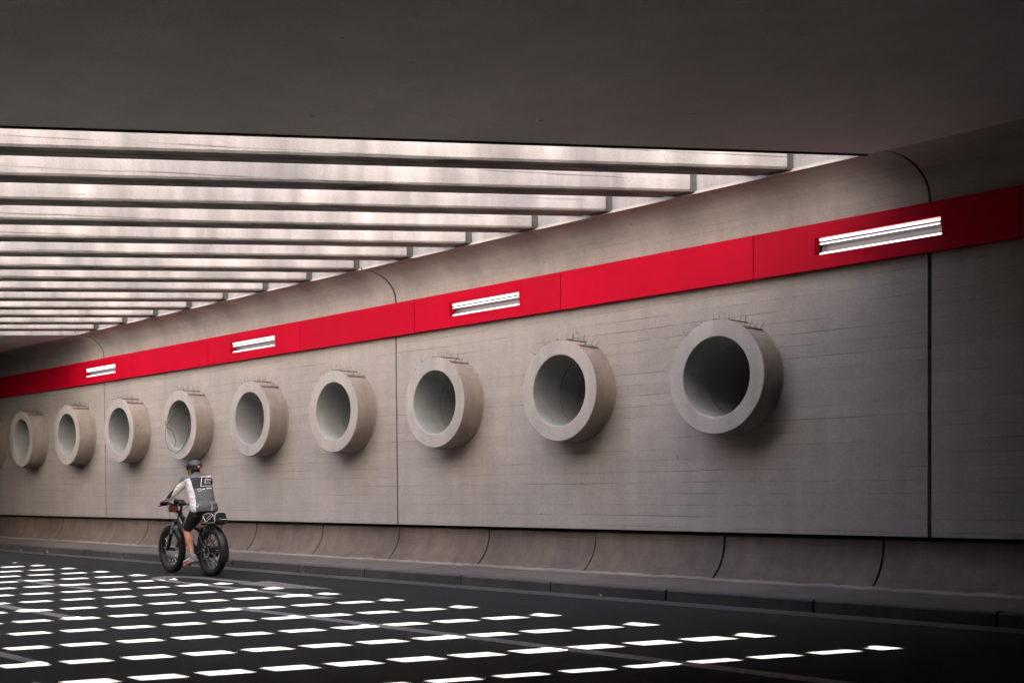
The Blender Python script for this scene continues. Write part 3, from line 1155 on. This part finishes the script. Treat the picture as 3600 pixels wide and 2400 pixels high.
# ------------------------------------------------------------------ rider
M['skin'] = plain('skin', (0.60, 0.27, 0.185), 0.55, var=0.10, scale=26)
M['j_grey'] = plain('jersey_grey', (0.095, 0.103, 0.103), 0.8, var=0.2, scale=40)
M['j_white'] = plain('jersey_white', (0.70, 0.67, 0.67), 0.8, var=0.04, scale=12)
M['j_black'] = plain('jersey_black', (0.018, 0.016, 0.019), 0.8, var=0.2)
M['shorts'] = plain('black_lycra', (0.008, 0.008, 0.0085), 0.6, var=0.3)
M['helmet'] = plain('helmet_shell', (0.012, 0.0125, 0.013), 0.35, var=0.3, spec=0.5)
M['shoe'] = plain('shoe_mesh', (0.30, 0.31, 0.315), 0.8, var=0.35, scale=55)
M['sole'] = plain('shoe_sole', (0.50, 0.44, 0.42), 0.7)
M['glove_red'] = plain('red_glove', (0.62, 0.05, 0.05), 0.7)


def fuse(mb_, vox, smooth_it=4, name='fused'):
    """voxel-fuse overlapping solids into one continuous skin"""
    me = mb_.mesh(name)
    ob = bpy.data.objects.new('tmp_fuse', me)
    COL.objects.link(ob)
    md = ob.modifiers.new('r', 'REMESH')
    md.mode = 'VOXEL'
    md.voxel_size = vox
    md.use_smooth_shade = True
    if smooth_it:
        sm_ = ob.modifiers.new('s', 'SMOOTH')
        sm_.factor = .5
        sm_.iterations = smooth_it
    bpy.context.view_layer.update()
    dg = bpy.context.evaluated_depsgraph_get()
    out = bpy.data.meshes.new_from_object(ob.evaluated_get(dg), depsgraph=dg)
    bpy.data.objects.remove(ob)
    bpy.data.meshes.remove(me)
    out.name = name
    for p_ in out.polygons:
        p_.use_smooth = True
    return out


person = thing('person', 'cyclist in grey white and black jersey, black shorts and black helmet, seen from behind', 'person', BASE, PI)
V = Vector
J = dict(
    hipL=V((.225, .10, .965)), kneeL=V((.525, .125, .695)), ankL=V((.385, .115, .315)), heelL=V((.30, .075, .235)), toeL=V((.545, .165, .175)),
    hipR=V((.225, -.10, .965)), kneeR=V((.64, -.13, .955)), ankR=V((.345, -.12, .61)), heelR=V((.255, -.10, .56)), toeR=V((.50, -.155, .525)),
    shL=V((.405, .185, 1.445)), elL=V((.56, .30, 1.255)), wrL=V((.79, .325, 1.125)),
    shR=V((.405, -.185, 1.445)), elR=V((.56, -.30, 1.255)), wrR=V((.79, -.325, 1.125)))
TORSO = [((.205, 0, .945), (.150, .170)), ((.225, 0, 1.02), (.163, .190)), ((.262, 0, 1.13), (.158, .187)), ((.31, 0, 1.26), (.150, .190)),
         ((.362, 0, 1.38), (.130, .195)), ((.395, 0, 1.465), (.098, .165)), ((.42, 0, 1.525), (.066, .085))]


def torso(k, grow=0.0):
    k.tube([p for p, _ in TORSO], [(a + grow, b + grow) for _, (a, b) in TORSO], 24, flat=(1, 0, 0))


def arm(k, sh, el, wr, g=0.0, end=1.0):
    e_ = el.lerp(wr, end)
    k.ell(sh, (.072 + g, .066 + g, .072 + g))
    k.tube([sh - V((0, .05 if sh.y > 0 else -.05, -.01)), sh, sh.lerp(el, .4), el, el.lerp(e_, .35), e_], [.075 + g, .068 + g, .056 + g, .047 + g, .046 + g, .032 + g], 14)


def leg(k, hip, knee, ank, g=0.0):
    k.tube([hip, hip.lerp(knee, .35), hip.lerp(knee, .75), knee], [.098 + g, .094 + g, .072 + g, .060 + g], 14)
    k.ell(knee, (.060 + g, .058 + g, .062 + g))


def calf(k, knee, ank, back):
    m1, m2, m3 = knee.lerp(ank, .18) + back * .012, knee.lerp(ank, .36) + back * .024, knee.lerp(ank, .68) + back * .010
    k.tube([knee, m1, m2, m3, ank], [.054, .057, .060, .042, .036], 14)


# bare body as one continuous skin
k = MB()
torso(k, -.02)
for s_ in 'LR':
    arm(k, J['sh' + s_], J['el' + s_], J['wr' + s_], -.012)
    leg(k, J['hip' + s_], J['knee' + s_], J['ank' + s_], -.012)
    bk = V((-1, 0, -.25)).normalized() if s_ == 'L' else V((-.75, 0, -.65)).normalized()
    calf(k, J['knee' + s_], J['ank' + s_], bk)
    k.tube([J['ank' + s_], J['heel' + s_].lerp(J['toe' + s_], .25), J['heel' + s_].lerp(J['toe' + s_], .75)], [.036, .036, .026], 10)
HC = V((.475, .012, 1.635))
k.tube([(.415, 0, 1.49), (.44, 0, 1.54), (.465, .006, 1.60)], [.062, .057, .058], 14)
k.ell(HC, (.098, .077, .108))
k.ell(HC + V((.05, .004, -.055)), (.05, .05, .055))
k.ell(HC + V((.102, .012, -.025)), (.016, .012, .022))
k.ell(HC + V((.088, .012, -.066)), (.016, .024, .008))
for s_ in (1, -1):
    k.ell(HC + V((-.008, s_ * .078, -.038)), (.018, .010, .031))
    k.ell(HC + V((.084, .012 + s_ * .03, .0)), (.012, .013, .010))
body_me = fuse(k, .008, 3, 'body')
link('body', body_me, M['skin'], person)

# shorts
k = MB()
k.tube([(.20, 0, .92), (.215, 0, .99), (.235, 0, 1.05)], [(.140, .165), (.152, .178), (.14, .17)], 20, flat=(1, 0, 0))
for s_ in 'LR':
    hip, knee = J['hip' + s_], J['knee' + s_]
    k.tube([hip, hip.lerp(knee, .35), hip.lerp(knee, .72), hip.lerp(knee, .93)], [.112, .108, .088, .076], 16)
sh_me = fuse(k, .009, 3, 'shorts')
link('shorts', sh_me, M['shorts'], person)

# jersey
k = MB()
torso(k, .012)
for s_ in 'LR':
    arm(k, J['sh' + s_], J['el' + s_], J['wr' + s_], .006, .93)
# rear pocket bulge and hem
k.tube([(.20, 0, .965), (.205, 0, 1.02), (.222, 0, 1.075)], [(.178, .203), (.186, .210), (.176, .203)], 24, flat=(1, 0, 0))
k.tube([(.415, 0, 1.52), (.432, 0, 1.552)], [(.078, .085), (.068, .072)], 16, flat=(1, 0, 0))
jm = fuse(k, .0065, 3, 'jersey')
for m_ in ('j_grey', 'j_white', 'j_black'):
    jm.materials.append(M[m_])


def interp(tab, x):
    if x <= tab[0][0]:
        return tab[0][1]
    for (a, b), (c, d) in zip(tab, tab[1:]):
        if x <= c:
            return b + (d - b) * (x - a) / (c - a)
    return tab[-1][1]


XB = [(345, 490), (400, 510), (470, 530), (520, 545), (620, 560), (760, 563)]
YA = [(280, 585), (310, 515), (330, 472), (360, 430), (400, 395), (440, 370), (490, 345)]


def jersey_zone(c, nrm):
    q = c if nrm.dot(VD) < .12 else V((c.x, -c.y, c.z))
    px = (1.9179 - (q.x + 1.714 * q.y)) / .0026867
    zz = q.z - .139 * q.y
    py = (1.9058 + .0000314 * px - zz) / .0013447
    px += .00004047 * py / .0026867
    top = 345 - (px - 490) * .2
    if px > interp(XB, py):
        if py < top:
            if 545 < px < 725 and top - 20 * (px - 545) / 180 < py < top - 3:
                return 1
            return 0
        return 2 if py < 465 - (px - 540) * .195 else 0
    if py > interp(YA, px):
        return 1
    if 255 < px < 330 and abs((py - 462) + (px - 295) * .95) < 26 and (py - 462) - (px - 295) * 1.05 < 12 and (py - 462) + (px - 295) * .2 < -2:
        return 1
    return 2 if (py > 490 - (300 - px) * .35 and px < 325) else 0


from mathutils import noise as mnoise
jm.update()
jn = [v_.normal.copy() for v_ in jm.vertices]
for v_, n_ in zip(jm.vertices, jn):         # soft cloth folds
    c_ = v_.co.copy()
    amp = .0075 if c_.z < 1.15 or abs(c_.y) > .22 else .004
    v_.co = c_ + n_ * amp * (mnoise.noise(V((c_.x * 9, c_.y * 9, c_.z * 26))) + .5 * mnoise.noise(V((c_.x * 24, c_.y * 24, c_.z * 40))))
jm.update()
for p_ in jm.polygons:
    p_.material_index = jersey_zone(p_.center, p_.normal)
jer = link('jersey', jm, (), person)
jbvh = BVHTree.FromPolygons([v.co.copy() for v in jm.vertices], [tuple(p.vertices) for p in jm.polygons])
k = MB()
for line in ([(610, 430), (621, 315), (719, 301), (731, 312)], [(738, 372), (740, 405), (610, 430)],
             [(656, 388), (660, 334), (719, 328), (721, 338), (677, 349), (713, 376), (656, 388)],
             [(572, 470), (605, 458), (620, 478), (590, 492), (572, 470)]):
    trace(k, jbvh, line, .0048, 5)
for line in ([(625, 463), (655, 455)], [(628, 468), (650, 461)], [(668, 450), (728, 433)], [(670, 446), (715, 436)]):
    trace(k, jbvh, line, .0062, 5)
for line in ([(585, 635), (576, 682)], [(733, 628), (731, 702)]):
    trace(k, jbvh, line, .0045, 5)
lpart('printed_emblem', k, M['j_white'], jer)['kind'] = 'stuff'

# gloves: palm and five curled fingers round each grip
for s_ in (1, -1):
    k = MB()
    wr = V((.79, s_ * .325, 1.125))
    gp = V((.873, s_ * .317, 1.092))
    k.tube([wr - V((.10, s_ * .012, -.055)), wr - V((.03, 0, -.012)), wr], [.040, .037, .034], 12)
    k.tube([wr, wr.lerp(gp, .45) + V((0, 0, .012)), gp + V((-.008, 0, .026))], [(.030, .034), (.022, .042), (.016, .044)], 12, flat=(0, 0, 1))
    for f_, (dy, ln) in enumerate(((-.036, .9), (-.012, 1.0), (.012, .97), (.036, .82))):
        yy = gp.y + s_ * dy * -1
        k.tube([(gp.x - .005, yy, gp.z + .026), (gp.x + .026 * ln, yy, gp.z + .022), (gp.x + .036 * ln, yy, gp.z - .002), (gp.x + .02 * ln, yy, gp.z - .024), (gp.x + .002, yy, gp.z - .026)], [.0115, .011, .010, .0095, .008], 8)
    k.tube([(gp.x - .03, gp.y - s_ * .035, gp.z + .018), (gp.x - .02, gp.y - s_ * .052, gp.z - .004), (gp.x + .004, gp.y - s_ * .056, gp.z - .022)], [.014, .012, .009], 8)
    gm = fuse(k, .0042, 2, 'glove')
    gm.materials.append(M['shorts'])
    gm.materials.append(M['glove_red'])
    for p_ in gm.polygons:
        c = p_.center
        if abs(c.y) > .318 and c.z > 1.098 and c.x > .83 and s_ > 0:
            p_.material_index = 1
    link('glove', gm, (), person)

# helmet
k = MB()
Rh = Matrix.Rotation(math.radians(4), 3, 'Y')
HH = HC + V((-.008, 0, .028))
vs, fs = [], []
nu, nv = 28, 10
for i in range(nv + 1):
    t_ = math.radians(4 + 100 * i / nv)
    for j in range(nu):
        a = 2 * PI * j / nu
        vs.append(HH + Rh @ V((.150 * math.sin(t_) * math.cos(a), .108 * math.sin(t_) * math.sin(a), .098 * math.cos(t_) + (.0 if math.cos(a) > -.3 else -.012 * (i / nv) ** 3))))
for i in range(nv):
    for j in range(nu):
        fs.append((i * nu + j, (i + 1) * nu + j, (i + 1) * nu + (j + 1) % nu, i * nu + (j + 1) % nu))
fs.append(tuple(range(nu)))
k.add(vs, fs, 0, True)
ring_b = [V(v_) for v_ in vs[-nu:]]
k.add(ring_b + [HH + (q - HH) * .86 for q in ring_b], [(j, (j + 1) % nu, nu + (j + 1) % nu, nu + j) for j in range(nu)], 0, True)
hel = lpart('helmet', k, M['helmet'], person, sharp=50)
k = MB()
for yy in (-.066, -.024, .024, .066):
    pts = []
    for i in range(11):
        t_ = math.radians(-78 + 156 * i / 10)
        rad = math.sqrt(max(0.05, 1 - (yy / .108) ** 2))
        pts.append(HH + Rh @ V((.150 * rad * math.sin(t_), yy * (1 - .25 * abs(math.sin(t_))), .098 * rad * math.cos(t_) + .003)))
    k.tube(pts, [.004] + [.009] * 9 + [.004], 7)
lpart('helmet_ridges', k, M['helmet'], hel)
k = MB()
hb_ = HH + V((-.150, 0, -.008))
k.box(hb_.x - .012, hb_.x + .012, -.034, .004, hb_.z - .012, hb_.z + .010)
lpart('rear_light', k, M['redlens'], hel)
k = MB()
k.box(hb_.x - .013, hb_.x + .012, .0045, .034, hb_.z - .008, hb_.z + .008)
lpart('reflector', k, M['piping'], hel)
k = MB()
for s_ in (1, -1):
    k.tube([HC + V((.02, s_ * .085, .03)), HC + V((.03, s_ * .082, -.05)), HC + V((.06, s_ * .045, -.115))], .005, 5)
    k.tube([HC + V((-.05, s_ * .08, .01)), HC + V((.0, s_ * .088, -.06)), HC + V((.04, s_ * .06, -.09))], .005, 5)
lpart('strap', k, M['shorts'], hel)
k = MB()
for s_ in (1, -1):
    k.tube([HC + V((-.01, s_ * .084, -.005)), HC + V((.075, s_ * .078, .0)), HC + V((.10, .01 + s_ * .05, -.002))], .004, 5)
    k.ell(HC + V((.102, .012 + s_ * .033, -.008)), (.008, .028, .02), 10, 6)
lpart('glasses', k, M['screen'], person)
k = MB()
k.ell(HC + V((-.035, 0, -.045)), (.068, .074, .052), 16, 10)
lpart('hair', k, M['j_black'], person)

# shoes and socks
for s_ in 'LR':
    a, h, t_ = J['ank' + s_], J['heel' + s_], J['toe' + s_]
    d = (t_ - h).normalized()
    k = MB()
    upn = V((0, 0, 1)) - d * d.z
    upn.normalize()
    L_ = (t_ - h).length
    k.tube([h + d * .012 + upn * .03, h + d * L_ * .3 + upn * .042, h + d * L_ * .62 + upn * .028, h + d * L_ * .9 + upn * .018, t_ + upn * .010],
           [(.040, .034), (.048, .036), (.036, .042), (.024, .042), (.012, .026)], 14, flat=upn)
    k.tube([a + (h - a) * .1, h + d * .055 + upn * .05], [.042, .042], 12)
    sm = fuse(k, .006, 2, 'shoe')
    o = link('shoe', sm, M['shoe'], person)
    k = MB()
    k.tube([h - upn * .004, h + d * L_ * .35 - upn * .004, h + d * L_ * .7 - upn * .002, t_ - upn * .0], [(.014, .036), (.013, .033), (.012, .043), (.011, .026)], 12, flat=upn)
    lpart('sole', k, M['sole'], o)
    k = MB()
    for q, w_ in ((.30, .052), (.42, .048), (.54, .043)):
        c = h + d * L_ * q
        k.tube([c + upn * .015 + V((0, .040, 0)), c + upn * (w_ + .032 - q * .04), c + upn * .015 - V((0, .040, 0))], .005, 5)
    lpart('stripes', k, M['piping'], o)
    k = MB()
    k.tube([a + (J['knee' + s_] - a) * .09, a, a + (h - a) * .35], [.040, .0405, .042], 12)
    lpart('sock', k, M['shoe'], person)

# ------------------------------------------------------------------ litter along the kerb
M['leaf'] = plain('dry_leaf', (0.24, 0.185, 0.12), 0.8, var=0.3, scale=60)
leaf_spots = [(-24.99, 10.03, .07, 'pale curled leaf in the gutter ahead of the crumpled one'), (-23.65, 9.98, .13, 'large crumpled brown leaf in the gutter ahead of the bicycle'),
              (-25.35, 10.02, .06, 'tiny dry leaf in the gutter farthest along the kerb'), (-20.4, 10.04, .06, 'small dry leaf by the kerb just ahead of the front wheel'),
              (-14.54, 10.03, .06, 'small pale leaf by the kerb just behind the rear wheel'), (-8.64, 10.02, .11, 'curled dry leaf by the kerb below the three pipe wall panel')]
for (x, y, sz, lb) in leaf_spots:
    rr = random.Random(int(-x * 100))
    k = MB()
    n = 9
    a0 = rr.uniform(0, 6.28)
    for sd in (-1, 1):
        base = []
        for i in range(n + 1):
            u_ = i / n
            wv = sd * sz * .42 * math.sin(PI * u_ ** .8) * (1 + .35 * math.sin(i * 2.4))
            lx_, lz_ = (u_ - .5) * sz, .006 + abs(wv) * .7 + .03 * sz * math.sin(5 * u_) + .25 * sz * (u_ - .5) ** 2
            base.append((lx_, 0, .004 + .25 * sz * (u_ - .5) ** 2))
            base.append((lx_, wv, lz_))
        ca, sa = math.cos(a0), math.sin(a0)
        vs = [(x + p[0] * ca - p[1] * sa, y + p[0] * sa + p[1] * ca, road_z(y) + .004 + p[2]) for p in base]
        k.add(vs, [(2 * i, 2 * i + 1, 2 * i + 3, 2 * i + 2) for i in range(n)], 0, True)
    o = wpart('dry_leaf', k, M['leaf'], None, sharp=None)
    tag(o, lb, 'leaf', 'dry leaves along the kerb')
